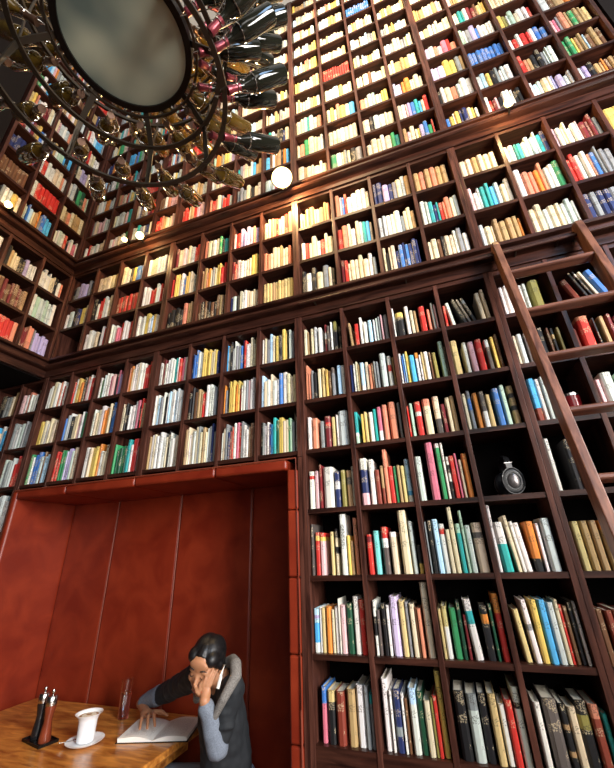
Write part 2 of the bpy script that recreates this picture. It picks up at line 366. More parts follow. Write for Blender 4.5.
# lean > 0 tips the top to the right
NEAR = {  # (row, bay): row 0 is the lowest shelf
(0,0): 'b30p70:9:18:60;Y22k78:20:33:57;R:35:50:57;f:54:68:60;w:70:83:65;x:84:91:66;t20x80:92:98:58',
(0,1): 'w:5:14:74;w:16:20:62;n60x15n25:22:33:64;w:34:38:60;u:39:43:55;A25w75:46:57:66;h:58:67:63;c:68:77:55;l:78:82:58;r:82:88:60;y:89:98:86',
(0,2): 'k:5:21:67;x25i75:23:38:65;k:40:51:66;Y:54:65:67;w:67:75:57;r:76:86:62;w20k8w72:88:99:75',
(0,3): 'w:6:15:62;e:19:38:66;k30f8k30f8k24:39:48:62;c:49:60:60;k20l20k60:61:76:66;s20R80:77:89:64;t:91:98:56',
(1,0): 'A15v8A10a45w22:1:11:55;w:12:16:57;Y:16:23:56;o:25:34:58;c:35:40:54;w:41:48:58;w:49:51:68;P:52:61:60;h:63:74:62;w:76:86:71;r:87:98:67',
(1,1): 'w30k35w35:3:8:66;e:9:14:54;k:17:24:62;w:25:30:60;V:32:45:71;Y:47:56:66;x:57:62:64;c:64:72:62;u:73:75:58;s:76:82:57;c:86:97:92',
(1,2): 'Y:1:6:57;Y40w60:7:15:60;g:19:30:58;h:31:37:64;d:39:44:50;w20t22w58:48:60:68:-4;k15o18k67:67:78:60;h:80:85:63;o30r70:88:98:75',
(1,3): 'Y:11:20:57:-4;w40x10w50:24:33:68:-3;y:35:44:68;a:45:56:68;i:57:67:65;c:68:74:68;r:74:78:62;u:79:85:61;k:86:92:65;w:93:98:66',
(1,4): 'u:2:12:58;R:14:24:57;R:26:36:58;R:38:48:56;f:50:60:58;f:63:73:60',
(2,0): 'e:2:7:76;r8y12r80:9:19:63;r10y10P80:19:29:62;Y:40:47:63;k20c20k15c45:50:55:67;w:61:73:89;y:74:80:56;f:80:85:48;s:88:96:82',
(2,1): 'r5d15r80:3:13:56;T:16:26:61;r25w20e55:31:42:66;w12c88:46:57:58;c:64:79:94;i:81:88:72;k65y35:91:98:38',
(2,2): 'x:1:4:70;k:6:13:72;A:14:24:73;w10r12w78:25:34:66;c:35:42:58;c:43:51:95;m20t80:53:61:65;m:62:67:83;i:68:77:62;c20e12c68:80:96:65',
(2,3): 'w:1:7:88;w45t55:9:24:64:-2;c:29:36:72:-4;w:37:43:64:-4;w:44:52:62:-4;o75k25:57:69:63;w:71:77:60;i:80:94:66',
(2,4): 'Y:6:17:60;f:19:30:60;f:32:43:60;o20f80:45:56:60',
(3,0): 'w12r10w78:2:13:62;P:14:23:62;d:25:30:72;w:33:54:67;n28w22n50:56:68:58;l:70:80:59;f20e20f60:82:92:58;w:93:99:64',
(3,1): 'w25n50P25:2:17:75;w:20:30:72;R:31:40:54;f60R40:42:48:60;s:49:57:86;r:57:66:58;g:67:73:57;f:74:80:58;Y:81:88:56;A75a10w15:89:99:66',
(3,2): 'i:1:13:68;p:24:38:88;w8g92:42:51:86;w:52:57:86;w20k20w20k40:58:63:63;r:64:73:64;p:74:78:67;c:80:85:57;o:87:96:65',
(3,4): 'w:3:11:74;k:32:42:70;k:43:55:73',
(4,0): 'w:3:11:65;s:13:26:62;x:31:40:54;d20r12d68:42:56:62;Y:58:66:59;w:69:73:62;i:74:95:68',
(4,1): 't65w10m25:1:8:62;y:15:21:56;Y:22:28:59;w:31:40:58;t:41:47:63;p70w30:49:58:65;s:60:70:67;s:73:87:71;x:91:97:68',
(4,2): 'r:1:5:58;m:7:13:62;r30w12r58:17:29:64;s20c80:33:48:66;c60e40:54:66:69;d:68:75:52;c:78:86:63;f:87:95:65',
(4,3): 'c:2:9:65;x20b30x50:11:18:70;o:22:31:64;e55w45:33:43:64;Y:45:53:58;b:58:70:66;m:73:82:71;f20k12f20k12f36:86:97:67',
(4,4): 'a70R30:5:17:74;w:18:26:72;i:27:34:74;e:35:38:60',
(5,0): 's:2:9:80;s:10:13:60;x:15:21:66;k:22:29:60;c:32:40:66;Y:42:49:67;y:51:57:62;u:58:64:58;e20x80:66:73:63;A:79:88:66;w:89:98:64',
(5,1): 'n:1:8:62;w:9:13:62;c:14:19:66;f:19:22:60;A80w20:24:33:62;c:35:42:62;s:43:48:55;u:49:53:57;x:54:58:60;x:59:64:59;i:68:81:74;w30r20w50:84:92:66;f:94:99:62',
(5,2): 'w:1:6:66;b:7:10:60;A:11:14:64;y:15:20:68;a:22:33:58;o20w80:35:42:61;w:43:47:55;Y:48:52:60;w:53:62:60;u:64:68:58;l:70:78:56;m:86:95:76;e:96:99:62',
(5,3): 'Y:1:15:70;w:25:33:64;P:36:47:62;r:51:63:65;i25e75:68:77:62;y:80:87:64;u:89:95:68',
(5,4): 'c:3:9:58;i:11:21:60;e:23:28:58;x:32:37:60;Y:40:45:56;k:49:60:64;u:66:72:62;k20Y15k65:73:79:60;l:83:89:58',
(5,5): 'R:3:8:50;s10r90:12:32:70;k:38:42:64;f:48:57:64;d:61:69:66;d:72:80:60',
(6,0): 'c:2:10:69;f:11:14:62;c:20:26:68;i:28:35:72;w:39:48:66;d30w20d50:55:61:72;e:62:68:66;w:70:75:75;l30k70:78:87:74;k:90:97:60',
(6,1): 'f:10:16:62:-4;r:20:30:57;w:33:39:69;w:41:50:57;A:53:61:57;w:64:69:58;i:70:75:59;x:76:80:61;P:82:86:64;x:89:97:63',
(6,2): 'w:1:5:73;y18f6k76:8:25:58;w:29:38:70;c:40:47:60;f:48:54:57;r:60:73:61;s:77:83:52;i:87:92:66;P:93:97:60',
(6,3): 'r:3:9:52;w:16:24:57:-6;k:42:50:64:-15;e:51:58:62:-15;k10x12k78:60:68:62:-15;c:76:86:64:-2;c:88:96:70:-2',
(6,4): 'w:4:12:64;w:14:24:67;w:34:40:60;w:42:48:60;i:50:57:62;l:64:82:66',
(6,5): 'R:24:38:50:-15;k:46:53:64:-15;k10w10k80:54:60:64:-15;c:63:70:62:-15;b:73:87:60:-15',
(4,5):'P:6:14:56;i:16:34:66;m:36:46:60;d:50:60:58;u:64:74:60',(3,5):'x:6:18:66;i80e20:19:32:68;Y:38:54:64;f:55:66:62;u:70:80:60',
}
RCELL = {  # colour runs, left to right, for the remaining shelves that can be read in the photograph
 ('1',6,-1):'wcxAcykyykwxd',('1',6,-2):'awikwwxxbnrwwccff',('1',6,-3):'nbbwiyyyyccyn',('1',6,-4):'wwdwwwwtwrrpw',('1',6,-5):'socwwcwwrrrl',('1',6,-6):'wgiwwpPkpvb',('1',6,-7):'rwyyoksPwrr',('1',6,-8):'wwcwswrww',('1',6,-9):'Pwswwwk',('1',6,-10):'kxxcf',
 ('1',5,-1):'AcwcwwbwccK',('1',5,-2):'oxkyyyooyrwwxPww',('1',5,-3):'kkuffrrwwwxk',('1',5,-4):'wwAxwkwAwwAiw',('1',5,-5):'cckkwwxpkrfu',('1',5,-6):'cwccwoockbbw',('1',5,-7):'biwkccPwxgm',('1',5,-8):'yycwcccff',('1',5,-9):'xwiiixxi',
 ('1',4,-1):'kxwwnathyyccgmxkw',('1',4,-2):'wcxndrwprxwwuuc',('1',4,-3):'fcwcicxcfcixnx',('1',4,-4):'fwcwwwckwwcf',('1',4,-5):'ghghghtwrrxl',('1',4,-6):'wccyyowccc',('1',4,-7):'rrggVVviccc',('1',4,-8):'gwbbiuAAw',('1',4,-9):'iixiirrrs',('1',3,-9):'imiwf',
 ('2',2,0):'cffsccffs',('2',2,1):'sPbrwwwww',('2',2,2):'nnvnxcif',('2',2,3):'fsfsff',('2',2,4):'ccfccc',('2',2,5):'wwttiiAitn',('2',2,6):'PwcwwwPdddx',('2',2,7):'yyxc',
 ('2',1,0):'wrccwrcc',('2',1,1):'rscwcwtac',('2',1,2):'iiwwwxccf',('2',1,3):'witntrssci',('2',1,4):'Pwittaicw',('2',1,5):'wssosiwg',('2',1,6):'rrwwsbxxx',('2',1,7):'xxn',
 ('2',0,0):'kwkcxck',('2',0,1):'drcccccwx',('2',0,2):'ckccnbnbnnn',('2',0,3):'ccukccwxw',('2',0,4):'iccffffo',('2',0,5):'ccicciiw',('2',0,6):'nxnnxxx',
 ('2',2,-1):'ccssrccrs',('2',2,-2):'PrVvVVsvs',('2',2,-3):'scwcgktt',('2',2,-4):'dccPwcwrr',('2',2,-5):'wccwwww',('2',2,-6):'cwkybb',('2',2,-7):'ccccf',('2',2,-8):'kxvvxk',
 ('2',1,-1):'sscccfccs',('2',1,-2):'drPwwccyy',('2',1,-3):'ufsocxcyyrr',('2',1,-4):'rryywwbyycci',('2',1,-5):'wwwrrwwrP',('2',1,-6):'RrRrRrRrR',('2',1,-7):'kwrrwwc',('2',1,-8):'wiknyc',
 ('2',0,-1):'YYYfYYYYYY',('2',0,-2):'nikcwwcccc',('2',0,-3):'ukukukufuf',('2',0,-4):'kkkkksfff',('2',0,-5):'wwiywAyww',('2',0,-6):'wwwpprwwr',('2',0,-7):'wwwckwrc',
 ('3',0,-1):'iwwpiPcw',('3',0,-2):'xxxckcw',('3',0,-3):'srscxrri',('3',0,-4):'rrrcfrPPv',('3',0,-5):'rrsfccPx',('3',0,-6):'wwtxwnw',('3',0,-7):'wPwcwwg',('3',0,-8):'wrwiwcc',
 ('3',0,0):'cfcccic',('3',0,1):'gicxckx',('3',0,2):'cccicgt',('3',0,3):'fPccyvbgr',('3',0,4):'bywynncyi',('3',0,5):'wrdPkwwwkk',('3',0,6):'wAicwvvii',('3',0,7):'ivkffoufu',
 ('3',1,0):'csgcccw',('3',1,1):'cccwccc',('3',1,2):'ckiicc',('3',1,3):'cwPvbtacr',('3',1,4):'kwcsiww',('3',1,5):'iAykxwiw',('3',1,6):'rsfkkxiiw',('3',1,7):'ggyffAufu',
 ('3',2,0):'ccitics',('3',2,1):'cywsyca',('3',2,2):'scimccyy',('3',2,3):'VVoocccc',('3',2,4):'VVVyyxf',('3',2,5):'bbbbbbbb',('3',2,6):'wrwrrwbb',('3',2,7):'PpxsfgffY',
 ('3',3,1):'ciAycc',('3',3,2):'cccuicc',('3',3,3):'ccffycc',('3',3,4):'VisPprs',('3',3,5):'mixvbwwww',('3',3,6):'ylimcwwr',('3',3,7):'iufof',
 ('L3',0,2):'wwiwrkPwpw',('L3',0,1):'cibAcfoxbaa',('L3',0,0):'rdkxwiyc',('L3',1,2):'cfscffc',('L3',1,1):'wrrrrrr',('L3',1,0):'uuuuuuuu',('L3',2,2):'wikghsm',('L3',2,1):'wrwwccsi',('L3',2,0):'nnntrrv',
 ('L2',2,5):'wwwwcckws',('L2',2,4):'kfcckkvwww',('L2',2,3):'xkttw',('L2',1,5):'iwmiimiiw',('L2',1,4):'fudududuf',('L2',1,3):'xfkuc',('L2',0,5):'ddssxvvvv',('L2',0,4):'rrrrrrrs',('L2',0,3):'ddrdrd'}
rnd = random.Random(11)
MIX = 'wwwwwccccciiiYyysPPrxxffukbAatmgvdno'
def random_items(colors, rnd, lo=.56, hi=.80, fill=None):
    n = len(colors); same = len(set(colors)) <= 2
    ws = [1. if same else rnd.uniform(.55, 1.45) for _ in colors]; s = sum(ws)
    f = fill or rnd.uniform(.86, .98); x = rnd.uniform(.01, .03); base = rnd.uniform(lo, hi - .1); out = []
    for c, w in zip(colors, ws):
        if c not in PAL: c = 'c'
        a = w / s * f; h = base + (rnd.uniform(-.01, .01) if same else rnd.uniform(-.08, .13)); out.append((c, x, x + a, h, 0.)); x += a
        if not same and rnd.random() < .04: x += rnd.uniform(.01, .03)
    k = max(1., x / .985)
    return [(c, a / k, b / k, h, l) for c, a, b, h, l in out]
def fill(tier, M, xs, i0, rows, pitches, spec_near=False):
    for bi in range(len(xs) - 1):
        bay = i0 + bi
        a = xs[bi] + (WS if bi == 0 else WD); b = xs[bi + 1] - (WS if bi == len(xs) - 2 else WD)
        for ri, z in enumerate(rows):
            key = (tier, ri, bay)
            if tier == '1' and (ri, bay) == (3, 3): continue
            if tier == '2' and (ri, bay) == (0, -8): continue
            if tier == '1' and (ri, bay) in NEAR: items = parse(NEAR[(ri, bay)])
            elif key in RCELL: items = random_items(RCELL[key], rnd)
            else:
                n = rnd.randint(8, 11); pool = MIX
                if tier == '3' and -3 <= bay <= 4 and ri >= 3: pool = 'cccccwwYYyyiPsfcxA'
                if tier == '1' and bay >= 4: pool = 'uuRfdxckf'
                if rnd.random() < .06: q = rnd.choice('rbgfuic'); cs = q * n
                else:
                    cs = ''
                    while len(cs) < n: cs += rnd.choice(pool) * rnd.choice((1, 1, 1, 2))
                items = random_items(cs[:n], rnd)
            place_row(key, M, a, b, z, items, pitches[ri], rnd)
P1 = [.330, .328, .324, .330, .311, .310, .30]; P2 = [.316, .321, .31]; P3 = [.314] * 9 + [.28]
fill('1', MAIN, cx(0, 4), 0, T1, P1); fill('1', MAIN, cx(4, 8), 4, T1, P1)
def sub(ri0, xs, i0):
    for bi in range(len(xs) - 1):
        bay = i0 + bi; a = xs[bi] + (WS if bi == 0 else WD); b = xs[bi + 1] - (WS if bi == len(xs) - 2 else WD)
        for ri in range(ri0, 7):
            key = ('1', ri, bay)
            items = random_items(RCELL[key], rnd, .62, .84) if key in RCELL else random_items(''.join(rnd.choice(MIX) for _ in range(9)), rnd)
            place_row(key, MAIN, a, b, T1[ri], items, P1[ri], rnd)
sub(4, cx(-4, 0), -4); sub(4, cx(-8, -4), -8); sub(0, cx(-12, -8), -12)
fill('2', MAIN, cx(0, 4), 0, T2, P2); fill('2', MAIN, cx(4, 8), 4, T2, P2); fill('2', MAIN, cx(-4, 0), -4, T2, P2); fill('2', MAIN, [XLW] + cx(-7, -4), -8, T2, P2)
fill('3', MAIN, cx(0, 4), 0, T3, P3); fill('3', MAIN, cx(4, 8), 4, T3, P3); fill('3', MAIN, cx(-4, 0), -4, T3, P3); fill('3', MAIN, [XLW] + cx(-7, -4), -8, T3, P3)
fill('L2', MLEFT, LWX2, 0, T2, P2); fill('L3', MLEFT, LWX, 0, T3, P3)

# which books show largest from the photograph's viewpoint
def pj(p):
    d = Vector(p) - Vector((0, 0, 1.65)); z = d.dot(cf)
    return (307 + 370.4 * d.dot(cr) / z, 384 - 370.4 * d.dot(cu) / z) if z > .05 else (9e9, 9e9)
for b in BOOKS:
    a = b['w'] / 2; q = [pj(b['M'] @ Vector(p)) for p in ((-a, 0, 0), (a, 0, 0), (a, 0, b['h']), (-a, 0, b['h']))]
    ar = abs(sum(q[i][0] * q[(i + 1) % 4][1] - q[(i + 1) % 4][0] * q[i][1] for i in range(4))) / 2
    m_ = (sum(t[0] for t in q) / 4, sum(t[1] for t in q) / 4)
    b['vis'] = -4 < m_[0] < 618 and -4 < m_[1] < 775; b['pc'] = m_
    b['ar'] = ar if b['vis'] else 0
    # parts of the shelves behind the ladder's left stile or outside the frame are not picked first
vis = sorted([b for b in BOOKS if b['vis']], key=lambda b: -b['ar'])
picked = set(id(b) for b in vis[:300])
ORD = ['first', 'second', 'third', 'fourth', 'fifth', 'sixth', 'seventh', 'eighth', 'ninth', 'tenth', 'eleventh', 'twelfth', 'thirteenth', 'fourteenth', 'fifteenth', 'sixteenth', 'seventeenth']
ROWN = ['lowest shelf', 'second shelf up', 'third shelf up', 'fourth shelf up', 'fifth shelf up', 'sixth shelf up', 'shelf under lower cornice']
def bayname(key):
    t, r, b = key
    if t == '1' and b >= 0: return ['bay beside alcove', 'second bay from alcove', 'third bay from alcove', 'fourth bay from alcove', 'bay behind ladder', 'bay seen through ladder', 'bay right of ladder', 'last bay'][b]
    if t == '1': return ORD[-b - 1] + ' bay from corner post'
    return ORD[abs(b)] + ' bay'
def rowname(key):
    t, r, b = key
    if t == '1' and b >= 0: return ROWN[r]
    if t == '1': return ['', '', '', '', 'shelf directly over alcove', 'middle shelf over alcove', 'shelf under lower cornice'][r]
    return {'2': 'middle tier', '3': 'top tier', 'L2': 'left wall middle tier', 'L3': 'left wall top tier'}[t] + ' ' + ORD[r] + ' shelf'
from collections import Counter
SEEN = set()
def blabel(b):
    sz = 'thick ' if b['w'] > .042 else ('thin ' if b['w'] < .014 else '')
    hh = b['h']; tall = 'tall ' if hh > .255 else ('short ' if hh < .165 else '')
    cs = []
    for c, q in bands(b['code']):
        if q > .11 and CN[c] not in cs: cs.append(CN[c])
    col = ' and '.join(cs[:2])
    le = 'leaning ' if abs(b['lean']) > 5 else ''
    size = (tall + sz) if not le else le
    k = b['k']; n = b['n']
    if n - 1 - k < k: pos = ('last' if k == n - 1 else ORD[n - 1 - k] + ' from right')
    else: pos = 'first' if k == 0 else ORD[k] + ' from left'
    if k == n - 1: pos = 'at right end'
    if k == 0: pos = 'at left end'
    lab = f"{size}{col} book {pos}, {rowname(b['key'])}, {bayname(b['key'])}"
    w = lab.split()
    if len(w) > 16: lab = f"{col} book {pos}, {rowname(b['key'])}, {bayname(b['key'])}"
    if len(lab.split()) > 16: lab = lab.replace(' counted left from the alcove corner', ' left of alcove corner').replace('shelf under the lower cornice', 'shelf under cornice').replace('shelf on top of the alcove', 'shelf atop alcove').replace('middle shelf over the alcove', 'middle shelf')
    return lab
rest_v, rest_f, rest_c = [], [], []
for b in BOOKS:
    if id(b) in picked:
        vs, fs, fc = cover_geo(b['w'], b['h'], b['d'], b['cols'])
        me = color_mesh('book', vs, fs, fc, M_BOOK); o = bpy.data.objects.new('book', me); COL.objects.link(o); o.matrix_world = b['M']
        t, r, bay = b['key']
        tag(o, blabel(b), 'book', 'books on the %s, %s' % (rowname(b['key']), bayname(b['key'])))
        a = b['w'] / 2 - .0026
        if a > .0008:
            m = MB(); m.box(-a, a, .0072, b['d'] - .004, .0015, b['h'] - .004, M_PAGE); m.build('page_block', o)
    else:
        vs, fs, fc = solid_geo(b['w'], b['h'], b['d'], b['cols']); k = len(rest_v)
        rest_v += [tuple(b['M'] @ Vector(v)) for v in vs]; rest_f += [tuple(k + i for i in f) for f in fs]; rest_c += fc
me = color_mesh('books', rest_v, rest_f, rest_c, M_BOOK)
o = bpy.data.objects.new('books', me); COL.objects.link(o)
tag(o, 'hundreds of small mixed books filling the higher and farther shelves', 'books', kind='stuff')

def text_part(name, body, size, mat, parent, loc, rot, ext=.0003):
    cu_ = bpy.data.curves.new(name, 'FONT'); cu_.body = body; cu_.size = size; cu_.extrude = ext; cu_.align_x = 'CENTER'; cu_.align_y = 'CENTER'
    q = bpy.data.objects.new(name, cu_); cu_.materials.append(mat); COL.objects.link(q); bpy.context.view_layer.update()
    o = bpy.data.objects.new(name, bpy.data.meshes.new_from_object(q.evaluated_get(bpy.context.evaluated_depsgraph_get()))); bpy.data.objects.remove(q); COL.objects.link(o); o.parent = parent; o.location = loc; o.rotation_euler = rot; return o
M_INK = plain('black ink', (.02, .02, .02), .6)
for b in BOOKS: pass
for o in list(COL.objects):
    if o.name.startswith('book') and o.get('label', '').startswith('tall white book fourth from right, third shelf up, bay beside'):
        text_part('title_lettering', 'GENESIS', .028, M_INK, o, (0, -.0048, .185), (R(90), R(90), 0))

# ------------------------------------------------------------------ leather alcove
AL0, AL1, AT, AB = -3.05, -.83, 2.083, 2.50
alc = thing('upholstered_alcove', 'russet leather lined seating alcove set into the bookcase wall', 'alcove', (-1.9, 2.2, 0))
alc_inv = Matrix.Translation((1.9, -2.2, 0))
def pad(name, x0, x1, y0, y1, z0, z1, bev=.016, parent=alc):
    m = MB(); m.box(x0, x1, y0, y1, z0, z1, M_LEA); o = m.build(name, parent, smooth=True); 
    if parent is alc: o.location = (1.9, -2.2, 0)
    b = o.modifiers.new('b', 'BEVEL'); b.width = bev; b.segments = 4; return o
XS = [AL0, -2.555, -1.935, -1.315, AL1]
for a, b in zip(XS, XS[1:]):
    pad('back_panel', a + .001, b - .001, AB, AB + .06, .46, AT + .01)
    pad('soffit_panel', a + .001, b - .001, 1.985, AB + .05, AT, AT + .062)
ZS = [0.04, .545, .871, 1.202, 1.53, 1.86, AT - .001]
for a, b in zip(ZS, ZS[1:]):
    pad('right_jamb_panel', AL1 - .0, -.767, 1.985, AB + .05, a + .001, b - .001, .012)
pad('left_side_panel', AL0 - .055, AL0, 1.985, AB + .05, .04, AT + .06, .02)
m = MB()
for x in XS[1:-1]: m.tube([(x, AB + .003, .47), (x, AB + .003, AT)], .004, M_PIPE)
m.tube([(AL0 - .02, 1.981, AT + .060), (-.77, 1.981, AT + .060), (-.770, 1.981, 1.0), (-.770, 1.981, .04)], .005, M_PIPE)
o = m.build('piping', alc, smooth=True); o.location = (1.9, -2.2, 0)
st(box('trim_4', -.7635, -.7395, 1.995, 2.27, .02, 2.15, M_UP)); st(box('trim_5', -3.115, -3.106, 1.99, 2.5, .02, 2.15, M_UP))
bench = thing('corner_bench', 'russet leather bench running round the inside of the alcove', 'bench', (-1.9, 2.3, 0))
def bpad(n, *a):
    m = MB(); m.box(*a, M_LEA); o = m.build(n, bench, smooth=True); o.location = (1.9, -2.3, 0); b = o.modifiers.new('b', 'BEVEL'); b.width = .02; b.segments = 3
bpad('seat_cushion', -3.04, -1.90, 2.06, 2.485, .33, .45); bpad('end_cushion', -1.42, -.835, 1.78, 2.485, .33, .45)
m = MB(); m.box(-3.03, -1.91, 2.1, 2.48, .0, .328, M_HZ); m.box(-1.40, -.84, 1.82, 2.48, 0, .328, M_HZ); o = m.build('plinth', bench); o.location = (1.9, -2.3, 0)

# ------------------------------------------------------------------ table
TT = .765
tab = thing('dining_table', 'golden brown wooden dining table inside the alcove, set with coffee and a book', 'table', (-2.25, 1.8, 0))
m = MB(); m.box(-.73, .725, -.75, .665, TT - .035, TT, M_TABLE); o = m.build('tabletop', tab)
b = o.modifiers.new('b', 'BEVEL'); b.width = .008; b.segments = 3
m = MB(); m.box(-.64, .63, -.66, -.635, TT - .12, TT - .036, M_TABLE); m.box(-.64, .63, .545, .57, TT - .12, TT - .036, M_TABLE)
m.box(-.64, -.615, -.635, .545, TT - .12, TT - .036, M_TABLE); m.box(.605, .63, -.635, .545, TT - .12, TT - .036, M_TABLE); m.build('apron', tab)
for sx in (-.6, .59):
    for sy in (-.62, .17): box('leg', sx - .03, sx + .03, sy - .03, sy + .03, 0, TT - .037, M_TABLE, tab, bevel=.004)

# coffee
cup = thing('coffee_cup', 'tall white coffee cup with a flared rim and milk foam, standing on its saucer', 'cup', (-2.01, 2.0, TT + .008), R(112))
m = MB(); m.lathe([(.020, .002), (.040, .002), (.043, .010), (.044, .05), (.046, .09), (.053, .108), (.066, .118), (.068, .121), (.063, .120), (.050, .109), (.042, .09), (.040, .06), (.036, .012), (.0, .012)], M_PORC, n=36); m.build('body', cup, smooth=True)
m = MB(); m.lathe([(.0, .104), (.047, .104), (.050, .109), (.0, .110)], M_LATTE, n=30); f = m.build('coffee', cup, smooth=True)
m = MB(); m.lathe([(.0, .1102), (.036, .1102), (.034, .1122), (.0, .113)], M_FOAM, n=24); m.lathe([(.0, .113), (.014, .113), (.013, .1138), (0, .114)], M_LATTE, n=18); m.build('foam_pattern', f, smooth=True)
m = MB(); m.tube([(.043, .015, .085), (.066, .028, .080), (.072, .032, .055), (.064, .028, .03), (.042, .015, .026)], .005, M_PORC); m.build('handle', cup, smooth=True)
sau = thing('saucer', 'white oval saucer under the coffee cup', 'saucer', (-2.01, 2.0, TT))
m = MB(); m.lathe([(.0, .0), (.055, .0), (.072, .005), (.092, .014), (.094, .017), (.090, .017), (.070, .0085), (.055, .007), (.0, .007)], M_PORC, n=36); m.build('dish', sau, smooth=True)
sp = thing('teaspoon', 'small steel teaspoon lying on the saucer left of the cup', 'spoon', (-2.065, 1.965, TT + .018), R(60))
m = MB(); m.tube([(-.06, 0, .006), (-.02, 0, .001), (.01, 0, .0)], .0022, M_STEEL); m.build('handle', sp, smooth=True)
m = MB(); m.lathe([(.0, 0), (.006, .0005), (.010, .003), (.0095, .004), (.005, .0018), (0, .0015)], M_STEEL, n=16, M=Matrix.Translation((.018, 0, -.002)) @ Matrix.Diagonal((1.5, 1, 1, 1))); m.build('bowl', sp, smooth=True)
# mills on a tray
tray = thing('mill_tray', 'small black rectangular tray holding the two mills', 'tray', (-2.275, 1.955, TT), R(-14))
m = MB(); m.box(-.095, .095, -.05, .05, 0, .006, M_BLACK); m.box(-.095, .095, -.05, -.046, .006, .013, M_BLACK); m.box(-.095, .095, .046, .05, .006, .013, M_BLACK)
m.box(-.095, -.091, -.046, .046, .006, .013, M_BLACK); m.box(.091, .095, -.046, .046, .006, .013, M_BLACK); m.build('dish', tray)
M_MB = plain('black lacquer', (.012, .011, .012), .18, coat=0) if False else plain('black lacquer', (.012, .011, .012), .18)
M_MR = grained('red brown turned wood', (.12, .022, .010), (.24, .05, .02), 12, (3, 3, .4), rough=.2)
def mill(label, loc, mat):
    t = thing('pepper_mill', label, 'mill', loc, 0, 'mills on the black tray')
    m = MB(); m.lathe([(0, 0), (.029, 0), (.030, .006), (.029, .02), (.025, .05), (.020, .085), (.0195, .10), (.023, .125), (.0265, .145), (.026, .155), (.0, .155)], mat, n=28); m.build('body', t, smooth=True)
    m = MB(); m.lathe([(0, .1555), (.0265, .1555), (.0272, .16), (.0268, .192), (.023, .198), (.0, .199)], M_STEEL, n=28); c = m.build('steel_cap', t, smooth=True)
    m = MB(); m.lathe([(0, .1992), (.004, .1992), (.004, .206), (.0085, .212), (.0095, .219), (.006, .226), (0, .228)], M_STEEL, n=16); m.build('knob', c, smooth=True)
mill('black lacquered pepper mill with a steel cap, left of the brown one', (-2.320, 1.965, TT + .0065), M_MB)
mill('reddish brown wooden mill with a steel cap, right of the black one', (-2.232, 1.943, TT + .0065), M_MR)
# glass of water
gl = thing('drinking_glass', 'tall clear glass half full of water beside the reader\'s hand', 'glass', (-2.06, 2.315, TT))
m = MB(); m.lathe([(.0, 0), (.028, 0), (.030, .003), (.033, .17), (.0345, .196), (.0335, .1965), (.031, .17), (.0275, .016), (.0, .013)], M_GLASS, n=32); m.build('vessel', gl, smooth=True)
m = MB(); m.lathe([(0, .0135), (.0272, .0165), (.0300, .125), (0, .125)], M_WATER, n=32); m.build('water', gl, smooth=True)

# open book on the table
bk = thing('open_book', 'open book with white pages lying under the reader\'s hand', 'book', (-1.70, 2.22, TT), R(18))
def leaf(side, name):
    m = MB(); n = 10; vs = []; W_, H_ = .185, .25
    for j in range(n + 1):
        t = j / n; x = side * W_ * t; z = .006 + .026 * math.sin(min(1., t * 1.25) * math.pi * .62) * (1 - .45 * t)
        for y in (-H_ / 2, H_ / 2): vs.append((x, y, z))
    for j in range(n + 1):
        t = j / n
        for y in (-H_ / 2, H_ / 2): vs.append((side * W_ * t * .99, y, .003))
    fs = []; k = 2 * (n + 1)
    for j in range(n):
        a = 2 * j; fs += [(a, a + 1, a + 3, a + 2), (k + a, k + a + 1, k + a + 3, k + a + 2), (a, a + 2, k + a + 2, k + a), (a + 1, a + 3, k + a + 3, k + a + 1)]
    fs += [(0, 1, k + 1, k), (2 * n, 2 * n + 1, k + 2 * n + 1, k + 2 * n)]
    m.add(vs, fs, M_PRINT); return m.build(name, bk, smooth=True)
def m_print():
    m, n, l, b = nt('printed page'); tc = n.new('ShaderNodeTexCoord'); sx = n.new('ShaderNodeSeparateXYZ'); l.new(tc.outputs['Object'], sx.inputs[0])
    w = n.new('ShaderNodeTexWave'); w.bands_direction = 'Y'; w.inputs['Scale'].default_value = 32; w.inputs['Distortion'].default_value = 0; l.new(tc.outputs['Object'], w.inputs['Vector'])
    nz = n.new('ShaderNodeTexNoise'); nz.inputs['Scale'].default_value = 160; l.new(tc.outputs['Object'], nz.inputs['Vector'])
    def mt(op, a, v):
        k = n.new('ShaderNodeMath'); k.operation = op
        for i, q in enumerate((a, v)):
            if isinstance(q, (int, float)): k.inputs[i].default_value = q
            else: l.new(q, k.inputs[i])
        return k.outputs[0]
    ln = mt('MULTIPLY', mt('GREATER_THAN', w.outputs[0], .62), mt('GREATER_THAN', nz.outputs[0], .44))
    ax_ = mt('ABSOLUTE', sx.outputs[0], 0); ay_ = mt('ABSOLUTE', sx.outputs[1], 0)
    box_ = mt('MULTIPLY', mt('MULTIPLY', mt('GREATER_THAN', ax_, .022), mt('LESS_THAN', ax_, .160)), mt('LESS_THAN', ay_, .10))
    mk = mt('MULTIPLY', mt('MULTIPLY', ln, box_), .35)
    mx = n.new('ShaderNodeMix'); mx.data_type = 'RGBA'; mx.inputs[6].default_value = (.90, .87, .80, 1); mx.inputs[7].default_value = (.15, .13, .12, 1); l.new(mk, mx.inputs[0]); l.new(mx.outputs[2], b.inputs['Base Color'])
    b.inputs['Roughness'].default_value = .7; return m
M_PRINT = m_print()
leaf(-1, 'left_page_block'); leaf(1, 'right_page_block')
m = MB(); m.box(-.192, .192, -.13, .13, .0, .0028, M_BLACK); m.build('cover', bk)

